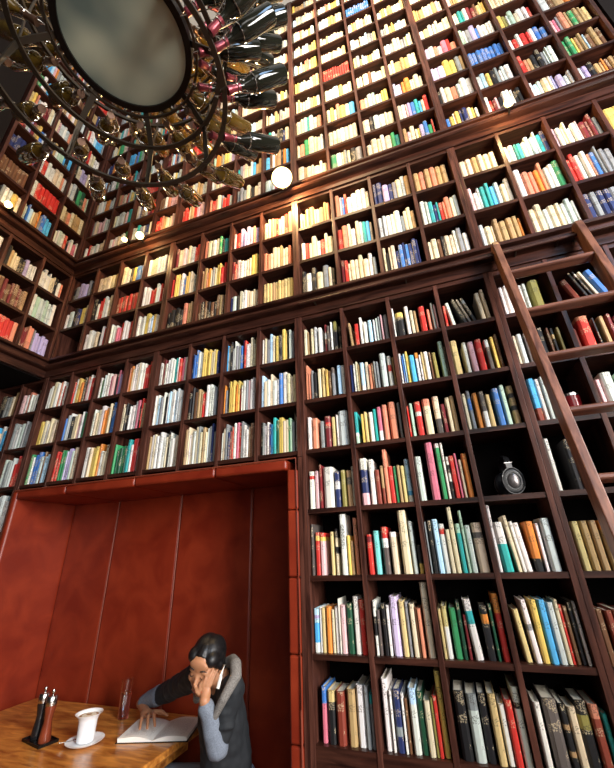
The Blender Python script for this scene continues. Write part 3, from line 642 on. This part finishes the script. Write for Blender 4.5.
# ------------------------------------------------------------------ ladder
LD = Vector((0, -.182, -.9833)); LT = Vector((0, 1.925, 3.200)); ln = Vector((0, -.9833, .182))
LXA, LXB = .520, .932
lad = thing('library_ladder', 'tall reddish wooden library ladder leaning on the bookcases', 'ladder', (.716, 1.40, 0))
LINV = Matrix.Translation((-.716, -1.40, 0))
LL = (LT.z - .02) / .9833
def lp(x, t, o=0): return LINV @ (Vector((x, LT.y, LT.z)) + LD * t + ln * o)
for x in (LXA, LXB):
    m = MB(); vs = []
    top = [(-.040, 0.0), (-.034, -.030), (0.0, -.048), (.034, -.030), (.040, 0.0)]
    prof = [(o_, t_) for o_, t_ in top] + [(.040, LL), (-.040, LL)]
    m.prism(prof, lambda p, k: tuple(lp(x - .017 + .034 * k, p[1], p[0])), M_LAD)
    o = m.build('stile', lad, bevel=.004)
for k in range(11):
    t = .235 + k * .283
    if t > LL - .1: break
    m = MB(); m.prism([(-.026, -.009), (-.020, -.013), (.026, -.013), (.034, -.006), (.034, .006), (.026, .011), (-.020, .011), (-.026, .007)], lambda p, q: tuple(lp((LXA + .0165) if q == 0 else (LXB - .0165), t + p[1], p[0])), M_RUNG)
    m.build('rung', lad, bevel=.002)
m = MB()
for x in (LXA + .025, LXB - .025):
    p = lp(x, .05, -.03); m.tube([p, p + Vector((0, .02, .012)), p + Vector((0, .035, .0))], .006, M_IRON)
m.build('hook', lad, smooth=True)
rail = thing('ladder_rail', 'long slim rail under the lower cornice that the ladder hooks onto', 'rail', (.5, 1.93, 3.17))
m = MB(); m.tube([(-1.2, 0, 0), (1.15, 0, 0)], .009, M_HZ, n=10); m.build('bar', rail, smooth=True)
for x in (-1.1, -.5, .12, .33, .7, 1.08):
    m = MB(); m.tube([(x, 0, 0), (x, .075, 0)], .005, M_IRON, n=8); m.build('bracket', rail, smooth=True)

# ------------------------------------------------------------------ things on the shelves
hp = thing('headphones', 'black over-ear headphones standing alone on an empty shelf in the bookcase', 'headphones', (.325, 2.075, T1[3] + .0015), R(8)); hp.scale = (1.15, 1.15, 1.2)
M_HP = plain('black plastic', (.015, .015, .016), .3); M_HPR = plain('grey plastic rim', (.11, .11, .11), .3, .3); M_HPD = plain('silver grille cap', (.10, .09, .09), .28, .7)
def cup_(y, sgn, nm):
    T_ = Matrix.Translation((0, y, .056)) @ Matrix.Diagonal((.043, 1, .053, 1)) @ Matrix.Rotation(R(90 * sgn), 4, 'X')
    m = MB(); m.lathe([(0, -.016), (.80, -.016), (.96, -.012), (1.0, -.002), (.98, .008), (.90, .012), (.84, .009), (.76, .010), (.0, .006)], M_HP, M=T_, n=36); c = m.build(nm, hp, smooth=True)
    m = MB()
    for rr in (.98, .66): m.tube([T_ @ Vector((rr * math.cos(a * .1745), rr * math.sin(a * .1745), .0105)) for a in range(36)], .0018, M_HPR, n=6, closed=True)
    m.build('rim', c, smooth=True)
    m = MB(); m.lathe([(0, .007), (.56, .007), (.50, .013), (.25, .017), (0, .018)], M_HPD, M=T_, n=30); m.build('cap', c, smooth=True)
cup_(0, 1, 'ear_cup'); cup_(.115, -1, 'ear_cup')
m = MB(); m.tube([(0, .0, .105), (0, .003, .128), (0, .02, .155), (0, .0575, .168), (0, .095, .155), (0, .112, .128), (0, .115, .105)], .006, M_HP, n=10, flat=(.012, .004)); m.build('headband', hp, smooth=True)
m = MB(); m.box(-.016, .010, -.010, .012, .106, .128, M_HPR); m.box(-.020, .014, -.008, .008, .126, .133, M_STEEL); m.build('hinge', hp, bevel=.002)
can = thing('red_canister', 'dark red cylindrical tin with a silver rim, standing behind the ladder', 'tin', (.672, 2.075, T1[4] + .001))
M_CAN = plain('dark red enamel', (.22, .012, .015), .18)
m = MB(); m.lathe([(0, 0), (.040, 0), (.042, .004), (.042, .115), (0, .115)], M_CAN, n=32); m.build('body', can, smooth=True)
m = MB(); m.lathe([(0, .1155), (.0425, .1155), (.043, .118), (.043, .128), (.040, .131), (.036, .128), (0, .127)], M_STEEL, n=32); m.build('lid', can, smooth=True)
ph = thing('white_telephone_receiver', 'small white rounded object standing against the black books behind the ladder', 'ornament', (.52, 2.03, T1[3] + .001)) if False else None

# ------------------------------------------------------------------ chandelier of wine bottles
AX = Vector((-.475 * 2.2, .273 * 2.2, 1.65))
ch = thing('bottle_chandelier', 'large round iron chandelier of stacked rings with a frosted glass disc', 'chandelier', tuple(AX + Vector((0, 0, 1.85))))
def cpt(r, az, z): return Vector((r * math.cos(R(az)), r * math.sin(R(az)), z - 1.85))
def m_disc():
    m, n, l, b = nt('frosted glass disc'); tc = n.new('ShaderNodeTexCoord'); nz = n.new('ShaderNodeTexNoise'); nz.inputs['Scale'].default_value = 2.2; nz.inputs['Detail'].default_value = 2
    rp = n.new('ShaderNodeValToRGB'); rp.color_ramp.elements[0].color = (.16, .22, .20, 1); rp.color_ramp.elements[1].color = (.70, .74, .56, 1); rp.color_ramp.elements[0].position = .38; rp.color_ramp.elements[1].position = .62
    l.new(tc.outputs['Object'], nz.inputs['Vector']); l.new(nz.outputs[0], rp.inputs[0]); l.new(rp.outputs[0], b.inputs['Base Color']); b.inputs['Roughness'].default_value = .32; b.inputs['Specular IOR Level'].default_value = .6; return m
m = MB(); m.lathe([(0, .352), (.275, .352), (.277, .358), (0, .358)], m_disc(), n=72); m.build('glass_disc', ch, smooth=True)
m = MB(); m.lathe([(.302, .340), (.302, .400), (.272, .400), (.272, .340), (.302, .340)], M_BLACK, n=72); m.build('disc_frame', ch, smooth=True)
def ring(r, z, w, h, name='iron_ring'):
    m = MB(); N = 72; vs = []; fs = []
    for i in range(N):
        a = 2 * math.pi * i / N
        for dr, dz in ((-w, -h), (w, -h), (w, h), (-w, h)): vs.append(((r + dr) * math.cos(a), (r + dr) * math.sin(a), z - 1.85 + dz))
    for i in range(N):
        for k in range(4): fs.append((4 * i + k, 4 * i + (k + 1) % 4, 4 * ((i + 1) % N) + (k + 1) % 4, 4 * ((i + 1) % N) + k))
    m.add(vs, fs, M_IRON); return m.build(name, ch)
ring(.478, 1.855, .011, .006); ring(.436, 2.10, .011, .006); ring(.325, 2.19, .006, .006)
LEV = [2.34, 2.50, 2.66, 2.82, 2.98, 3.14, 3.30]
for z in LEV: ring(.46, z, .006, .010)
SPK = [22, 68, 114, 160, 206, 252, 298, 344]
for az in SPK:
    m = MB(); m.tube([cpt(.30, az, 2.205), cpt(.44, az, 2.112), cpt(.482, az, 1.845)], .008, M_IRON, n=4, flat=(.019, .006)); m.build('spoke', ch)
    m = MB(); m.tube([cpt(.44, az, 2.11), cpt(.46, az, 2.3), cpt(.46, az, 3.36), cpt(.05, az, 3.75)], .006, M_IRON, n=6); m.build('upright', ch)
m = MB(); m.tube([cpt(.30, 23 + 45 * 0, 2.2), cpt(.05, 23, 3.75)], .005, M_IRON); m.tube([cpt(0, 0, 3.6), cpt(0, 0, 5.89)], .016, M_IRON); m.build('suspension_rod', ch, smooth=True)
# bottles, made once and copied
def bottle(kind):
    g = (M_BOTG, M_BOTD)[kind]
    m = MB(); m.lathe([(0, .001), (.0125, .001), (.015, .003), (.015, .016), (.0128, .020), (.0132, .075), (.016, .092), (.028, .112), (.0365, .135), (.038, .155), (.038, .285), (.035, .292), (.026, .294), (.0, .284)], g, n=22)
    o = m.build('wine_bottle', smooth=True)
    m = MB(); m.lathe([(0, -.0006), (.0162, -.0006), (.0166, .003), (.0162, .022), (.0146, .026), (.0150, .062), (.0146, .062), (.0140, .026), (.0155, .02), (.0155, .002), (0, .0005)], (M_FOIL3, M_FOIL)[kind], n=18); m.build('foil_cap', o, smooth=True)
    if False: m = MB(); m.lathe([(.0385, .172), (.0385, .255), (.0382, .255), (.0382, .172), (.0385, .172)], M_LABEL, n=22); m.build('paper_label', o, smooth=True)
    return o
M_LABEL = plain('bottle label paper', (.45, .52, .60), .5)
PROTO = {}
def put_bottle(kind, loc, d, label, group):
    q = Vector(d).to_track_quat('Z', 'Y')
    if kind not in PROTO: r_ = PROTO[kind] = bottle(kind)
    else:
        r_ = PROTO[kind].copy(); COL.objects.link(r_)
        for c in PROTO[kind].children: e = c.copy(); COL.objects.link(e); e.parent = r_
    r_.scale = (1.12, 1.12, 1.04); r_.rotation_mode = 'QUATERNION'; r_.rotation_quaternion = q; r_.location = loc
    tag(r_, label, 'bottle', group)
rb = random.Random(5)
hold = []
ROWS = [('lowest iron ring', .492, 1.86, 15, 120, 0), ('middle iron ring', .455, 1.98, 15, 132, 0), ('ring beside the glass disc', .345, 2.15, 15, 120, 0)]
ROWS += [('%s ring above the disc' % ORD[i], .475, z + .02, 15, 120 + 12 * (i % 2), 1) for i, z in enumerate(LEV)]
ROWS += [('inside of %s ring above disc' % ORD[i], .34, z + .09, 13, 110 + 14 * (i % 2), 1) for i, z in enumerate(LEV[:5])]
for rn, rr, z, n, a0, up in ROWS:
    cnt = 0
    for k in range(n):
        az = a0 - k * 360 / n
        base = AX + Vector((rr * math.cos(R(az)), rr * math.sin(R(az)), z)); el = R(30 + rb.uniform(-7, 7)); aa = az + rb.uniform(-7, 7)
        d = Vector((math.cos(R(aa)) * math.cos(el), math.sin(R(aa)) * math.cos(el), math.sin(el)))
        q0 = pj(base); q1 = pj(base + d * .3)
        if not (-25 < q0[0] < 640 and -12 < q0[1] < 780 or -25 < q1[0] < 640 and -12 < q1[1] < 780): continue
        if rn.startswith('inside') and not (-70 < ((az + 180) % 360 - 180) < 125): continue
        cnt += 1
        a9 = az % 360; kind = 1 if (a9 < 62 or a9 > 300) else 0
        put_bottle(kind, base, d, '%s wine bottle, %s from corner around the %s' % ('dark' if kind else 'golden olive', ORD[cnt - 1], rn), 'wine bottles on the ' + rn)
        inn = AX + Vector((cpt(rr - .03, az, z).x, cpt(rr - .03, az, z).y, z))
        t1 = Vector((-math.sin(R(az)), math.cos(R(az)), 0))
        o0 = AX + Vector((0, 0, 1.85))
        m = MB(); e1 = d.cross(Vector((0, 0, 1))).normalized(); e2 = d.cross(e1)
        c9 = base + d * .05 - o0
        m.tube([c9 + e1 * .018 * math.cos(t * .524) + e2 * .018 * math.sin(t * .524) for t in range(12)], .0024, M_WIRE, n=5, closed=True)
        c8 = base + d * .13 - o0
        m.tube([inn - o0, c9 - e1 * .019, c8 - e1 * .039], .0024, M_WIRE, n=5); m.tube([inn - o0, c9 + e1 * .019, c8 + e1 * .039], .0024, M_WIRE, n=5)
        m.tube([c8 + e1 * .0395 * math.cos(t * .524) + e2 * .0395 * math.sin(t * .524) for t in range(12)], .0024, M_WIRE, n=5, closed=True)
        m.build('bottle_holder', ch, smooth=True)

# ------------------------------------------------------------------ lamps on the upper cornice
def lamp(label, loc, aim, watts, r=.035, spot=R(75), M=None):
    t = thing('cornice_spotlight', label, 'spotlight', loc, 0, 'small spotlights along the upper cornice')
    m = MB(); m.tube([(0, .055, -.03), (0, .02, -.02), (0, 0, 0)], .006, M_BLACK); m.build('arm', t, smooth=True)
    d = (Vector(aim) - Vector(loc)).normalized(); Q = d.to_track_quat('Z', 'Y').to_matrix().to_4x4()
    m = MB(); m.lathe([(0, -.05), (.022, -.05), (.03, -.02), (r * 1.1, .008), (r * 1.02, .008), (.022, -.012), (0, -.016)], M_BLACK, M=Q, n=20); m.build('housing', t, smooth=True)
    m = MB(); m.lathe([(0, -.012), (r * .75, -.006), (r, .012), (r * .86, .030), (r * .5, .042), (0, .047)], M_BULB, M=Q, n=20); m.build('bulb', t, smooth=True)
    ld = bpy.data.lights.new('lamp_light', 'POINT'); ld.energy = watts; ld.color = (1, .66, .28); ld.shadow_soft_size = .03
    o = bpy.data.objects.new('lamp_light', ld); COL.objects.link(o); o.parent = t; o.location = d * .085
lamp('brightest warm spotlight on the upper cornice, over the alcove corner', (-.79, 1.865, 4.375), (-.5, .9, 3.8), 42, .080)
lamp('warm spotlight on the upper cornice, near the room corner', (-2.215, 1.89, 4.33), (-1.6, 1.0, 3.8), 7, .034)
lamp('spotlight on the upper cornice, above the top of the ladder', (.85, 1.885, 4.335), (.6, 1., 3.7), 8, .030)
lamp('second head beside the corner spotlight, its glass nearly white', (-2.385, 1.89, 4.345), (-2.2, 1.0, 3.9), 1.5, .022)

lamp('spotlight on the upper cornice of the left wall, at the photo edge', (-3.02, 1.26, 4.375), (-2.2, .5, 4.2), 3, .028)
# ------------------------------------------------------------------ reader
def blob(name, prims, voxel, mat, parent, smooth_it=4):
    """tapered capsules and ellipsoids fused into one continuous surface"""
    bm = bmesh.new()
    for p in prims:
        if p[0] == 'e':
            r_ = bmesh.ops.create_icosphere(bm, subdivisions=3, radius=1)
            Mx = Matrix.Translation(Vector(p[1])) @ (p[3].to_4x4() if len(p) > 3 else Matrix.Identity(4)) @ Matrix.Diagonal((*p[2], 1))
            bmesh.ops.transform(bm, matrix=Mx, verts=r_['verts'])
        else:
            A, B, ra, rb_ = Vector(p[1]), Vector(p[2]), p[3], p[4]; L_ = (B - A).length; n = 16; prof = []
            for k in range(5): a = -math.pi / 2 + k * math.pi / 8; prof.append((ra * math.cos(a), ra * math.sin(a)))
            for k in range(5): a = k * math.pi / 8; prof.append((rb_ * math.cos(a), L_ + rb_ * math.sin(a)))
            Q = (B - A).to_track_quat('Z', 'Y').to_matrix().to_4x4(); Q = Matrix.Translation(A) @ Q; rows = []
            for r0, z0 in prof: rows.append([bm.verts.new(Q @ Vector((max(r0, 1e-4) * math.cos(2 * math.pi * i / n), max(r0, 1e-4) * math.sin(2 * math.pi * i / n), z0))) for i in range(n)])
            for j in range(len(rows) - 1):
                for i in range(n): bm.faces.new((rows[j][i], rows[j][(i + 1) % n], rows[j + 1][(i + 1) % n], rows[j + 1][i]))
            bm.faces.new(rows[0][::-1]); bm.faces.new(rows[-1])
    me = bpy.data.meshes.new(name); bm.to_mesh(me); bm.free(); me.materials.append(mat)
    o = bpy.data.objects.new(name, me); COL.objects.link(o)
    md = o.modifiers.new('r', 'REMESH'); md.mode = 'VOXEL'; md.voxel_size = voxel; md.use_smooth_shade = True
    if smooth_it: s = o.modifiers.new('s', 'SMOOTH'); s.factor = .5; s.iterations = smooth_it
    if parent: o.parent = parent
    return o
M_SKIN = plain('skin', (.44, .20, .10), .5); M_SKIN.node_tree.nodes['Principled BSDF'].inputs['Subsurface Weight'].default_value = .08
M_HAIR = grained('black hair', (.003, .003, .004), (.012, .010, .010), 130, (3, .25, 1.2), rough=.42, spec=.45, bump=.6)
M_HOOD = plain('charcoal jacket cloth', (.010, .012, .015), .8); M_MARL = grained('grey marl cloth', (.13, .15, .19), (.22, .25, .30), 220, (1, 1, 1), rough=.85, bump=.2)
M_SCARF = grained('warm grey marl cloth', (.11, .10, .09), (.26, .24, .22), 200, (1, 1, 1), rough=.85, bump=.25)
M_TRS = plain('blue grey trousers cloth', (.22, .26, .32), .8); M_LIP = plain('lips', (.36, .10, .08), .45); M_BROW = plain('brow hair', (.02, .014, .012), .7)
HC = Vector((-1.262, 1.945, 1.148))
Fd = Vector((.04, -.93, -.36)).normalized()
up0 = Vector((.16, .32, .98)); rt = Fd.cross(up0).normalized(); upv = rt.cross(Fd)   # rt: image-left side of the face ... subject's right
HM = Matrix((rt, -Fd, upv)).transposed()      # local x = subject's right, local -y = face direction, local z = crown
def H(x, y, z): return HC + HM @ Vector((x, y, z))
hl = []
hl += [('e', H(0, .012, .030), (.074, .092, .080), HM), ('e', H(0, -.022, -.02), (.060, .062, .085), HM), ('c', H(0, -.045, -.078), H(0, -.052, -.092), .022, .018)]
for s in (-1, 1): hl += [('c', H(s * .052, .01, -.035), H(s * .020, -.045, -.090), .018, .016), ('e', H(s * .036, -.058, -.022), (.020, .018, .020), HM), ('e', H(s * .030, -.068, .020), (.018, .010, .008), HM), ('e', H(s * .030, -.066, .001), (.015, .011, .009), HM), ('e', H(s * .074, .020, -.005), (.008, .018, .030), HM)]
hl += [('c', H(0, -.072, .012), H(0, -.093, -.024), .0065, .0095), ('c', H(-.009, -.085, -.029), H(.009, -.085, -.029), .0075, .0075), ('e', H(0, -.066, .045), (.050, .014, .028), HM), ('e', H(0, -.080, -.055), (.022, .010, .010), HM), ('e', H(0, -.076, -.068), (.020, .010, .008), HM)]
nk = Vector((-1.205, 2.02, 1.075))
body = hl + [('c', H(0, .03, -.05), nk, .050, .052)]
LS, LE, LWr = Vector((-1.115, 1.97, 1.065)), Vector((-1.170, 1.945, .855)), Vector((-1.204, 1.865, 1.035))
RS, RE, RW = Vector((-1.43, 2.12, 1.055)), Vector((-1.73, 2.29, .925)), Vector((-1.950, 2.325, .842))
PEL, CH = Vector((-1.22, 2.20, .575)), Vector((-1.235, 2.08, .92))
body += [('c', nk, CH, .05, .09), ('c', CH, PEL, .09, .10), ('c', CH + Vector((.03, -.04, .07)), LS, .05, .042), ('c', CH + Vector((-.08, .03, .09)), RS, .05, .042),
         ('c', LS, LE, .048, .038), ('c', LE, LWr, .038, .025), ('c', RS, RE, .047, .037), ('c', RE, RW, .036, .025)]
KN1, AN1 = Vector((-1.42, 1.94, .655)), Vector((-1.56, 1.90, .28)); KN2, AN2 = Vector((-1.66, 2.25, .56)), Vector((-1.60, 2.05, .10))
body += [('c', PEL + Vector((.02, -.06, .0)), KN1, .075, .055), ('c', KN1, AN1, .052, .036), ('c', PEL + Vector((-.02, .06, -.0)), KN2, .075, .055), ('c', KN2, AN2, .050, .036),
         ('c', AN1, AN1 + Vector((-.14, -.05, -.06)), .035, .028), ('c', AN2, AN2 + Vector((-.14, -.03, -.055)), .035, .028)]
def nearer(p, k): c = Vector((0, 0, 1.65)); return c + (Vector(p) - c) * k
# left hand: palm under the jaw, fingers spread up the cheek to the temple
KH = 1.028
pal = nearer((-1.180, 1.832, 1.078), KH)
HM2 = Matrix.Rotation(R(-8), 3, 'Y')
body += [('c', LWr, pal, .023, .024), ('e', pal, (.028, .015, .036), HM2)]
fing = [[(-1.160, 1.836, 1.104), (-1.148, 1.846, 1.132), (-1.140, 1.858, 1.156)], [(-1.174, 1.826, 1.108), (-1.163, 1.832, 1.138), (-1.155, 1.846, 1.162)], [(-1.187, 1.820, 1.104), (-1.180, 1.822, 1.128), (-1.172, 1.832, 1.148)], [(-1.200, 1.816, 1.094), (-1.200, 1.816, 1.110), (-1.190, 1.822, 1.124)]]
for f in fing:
    f = [nearer(q, KH) for q in f]
    body += [('c', f[0], f[1], .0088, .0080), ('c', f[1], f[2], .0080, .0064)]
body += [('c', pal + Vector((-.010, -.006, -.016)), nearer((-1.214, 1.812, 1.086), KH), .0115, .010), ('c', nearer((-1.214, 1.812, 1.086), KH), nearer((-1.226, 1.818, 1.100), KH), .010, .008)]
# right hand lying on the page
pr = Vector((-1.822, 2.238, .832))
body += [('c', RW, pr, .024, .022), ('e', pr, (.046, .040, .016), Matrix.Rotation(R(-40), 3, 'Z'))]
for f in [[(-1.800, 2.262, .834), (-1.748, 2.268, .838), (-1.704, 2.268, .822)], [(-1.785, 2.228, .836), (-1.735, 2.188, .846), (-1.682, 2.140, .818)], [(-1.795, 2.206, .836), (-1.752, 2.162, .846), (-1.705, 2.108, .818)], [(-1.815, 2.190, .832), (-1.782, 2.148, .840), (-1.745, 2.098, .816)]]:
    body += [('c', f[0], f[1], .0098, .0092), ('c', f[1], f[2], .0092, .0072)]
body += [('c', (-1.835, 2.265, .828), (-1.800, 2.300, .822), .0125, .011), ('c', (-1.800, 2.300, .822), (-1.760, 2.305, .814), .011, .0085)]
person = blob('person', body, .0042, M_SKIN, None, 3)
tag(person, 'dark-haired reader in a charcoal jacket, cheek on one hand, bent over the open book', 'person')
def kid(*a, **k): return blob(a[0], a[1], a[2], a[3], person, *a[4:])
# hair: cap over the crown, swept back from a centre parting to a low knot
hair = [('e', H(-.016, .032, .046), (.066, .088, .080), HM), ('e', H(.016, .032, .046), (.066, .088, .080), HM), ('e', H(0, .085, -.005), (.060, .045, .066), HM), ('e', H(0, .122, -.030), (.034, .030, .036), HM)]
for s in (-1, 1):
    for q in range(6):
        a = q / 5; hair.append(('c', H(s * .006, -.052 + .04 * a, .086 + .024 * a), H(s * (.070 + .008 * a), -.030 + .034 * a, .036 - .004 * q), .0085, .0085))
    hair += [('e', H(s * .045, -.020, .060), (.036, .045, .035), HM), ('c', H(s * .070, -.028, .042), H(s * .074, .015, -.004), .009, .011), ('c', H(s * .074, .01, .02), H(s * .05, .085, -.03), .016, .022)]
hair += [('e', H(-.045, .06, -.035), (.038, .05, .055), HM), ('e', H(.04, .06, -.03), (.038, .05, .045), HM)]
kid('hair', hair, .0045, M_HAIR, 8)
# facial features
m = MB()
for s in (-1, 1):
    m.tube([H(s * .016, -.0795, .030), H(s * .030, -.080, .036), H(s * .046, -.070, .030)], [.0022, .003, .0015], M_BROW, n=6)
    m.tube([H(s * .017, -.0795, .004), H(s * .030, -.0845, -.0005), H(s * .043, -.075, .003)], [.0012, .0018, .0012], M_BROW, n=6)
o = m.build('brows_and_lashes', person, smooth=True)
m = MB(); m.tube([H(-.022, -.082, -.0600), H(0, -.0905, -.0575), H(.022, -.082, -.0600)], [.002, .0048, .002], M_LIP, n=8); m.tube([H(-.018, -.080, -.0655), H(0, -.088, -.0675), H(.018, -.080, -.0655)], [.002, .0050, .002], M_LIP, n=8); m.build('lips', person, smooth=True)
def wrinkle(o, k):
    t = bpy.data.textures.new('cloth folds', 'CLOUDS'); t.noise_scale = .055; t.noise_depth = 1
    d = o.modifiers.new('folds', 'DISPLACE'); d.texture = t; d.strength = k; d.mid_level = .45; d.texture_coords = 'LOCAL'; return o
# jacket
J = .014
jk = [('c', nk + Vector((.012, .03, -.02)), CH, .070, .120), ('c', CH, PEL + Vector((-.02, 0, -.02)), .118, .125), ('c', CH + Vector((.05, -.05, .09)), LS, .070, .058), ('c', CH + Vector((-.1, .03, .09)), RS, .070, .060),
      ('c', LS, LE, .056, .048), ('c', RS, RE, .062, .052), ('c', RE, RE + (RW - RE) * .35, .052, .047)]
rj = random.Random(3)
for A, B, r0 in ((LS, LE, .056), (RS, RE, .055)):
    for k in range(4):
        t = .2 + .2 * k; p = A + (B - A) * t; jk.append(('e', p + Vector((rj.uniform(-.02, .02), -.012, rj.uniform(-.01, .01))), (r0, r0 * .9, .016)))
wrinkle(kid('jacket', jk, .007, M_HOOD, 4), .016)
wrinkle(kid('left_cuff', [('c', LE + Vector((.004, -.006, -.002)), LE + (LWr - LE) * .84, .051, .037)] + [('e', LE + (LWr - LE) * t, (.050 - .014 * t, .050 - .014 * t, .007)) for t in (.25, .5, .75)], .005, M_MARL, 2), .010)
wrinkle(kid('right_cuff', [('c', RE + (RW - RE) * .33, RE + (RW - RE) * .86, .0525, .037)], .005, M_MARL, 2), .010)
hood = [('c', (-1.175, 2.06, 1.15), (-1.130, 2.01, 1.145), .024, .026), ('c', (-1.130, 2.01, 1.145), (-1.105, 1.975, 1.11), .026, .024), ('c', (-1.105, 1.975, 1.11), (-1.135, 1.92, 1.035), .024, .018), ('c', (-1.135, 1.92, 1.035), (-1.185, 1.925, .96), .018, .014),
        ('c', (-1.175, 2.06, 1.15), (-1.24, 2.10, 1.12), .024, .026), ('c', (-1.24, 2.10, 1.12), (-1.36, 2.06, 1.09), .026, .024), ('c', (-1.36, 2.06, 1.09), (-1.33, 1.99, 1.00), .022, .016)]
hood = [(c, nearer(a, .982), nearer(b_, .982), r1 + .003, r2 + .003) for c, a, b_, r1, r2 in hood]
kid('hood', hood, .006, M_SCARF, 2)
m = MB(); m.tube([(-1.124, 1.890, 1.172), (-1.130, 1.876, 1.13), (-1.139, 1.868, 1.085)], .006, M_PAPER, n=8, flat=(.008, .004)); m.build('white_collar_strip', person, smooth=True)
kid('trousers', [('c', PEL + Vector((.0, 0, .0)), PEL + Vector((0, 0, -.02)), .135, .13), ('c', PEL + Vector((.02, -.06, -.0)), KN1, .09, .066), ('c', KN1, AN1, .064, .050), ('c', PEL + Vector((-.02, .06, 0)), KN2, .09, .067), ('c', KN2, AN2, .062, .050)], .008, M_TRS, 3)
for A in (AN1, AN2): kid('shoe', [('c', A + Vector((0, 0, -.03)), A + Vector((-.15, -.045, -.062)), .044, .036)], .006, M_BLACK, 2)
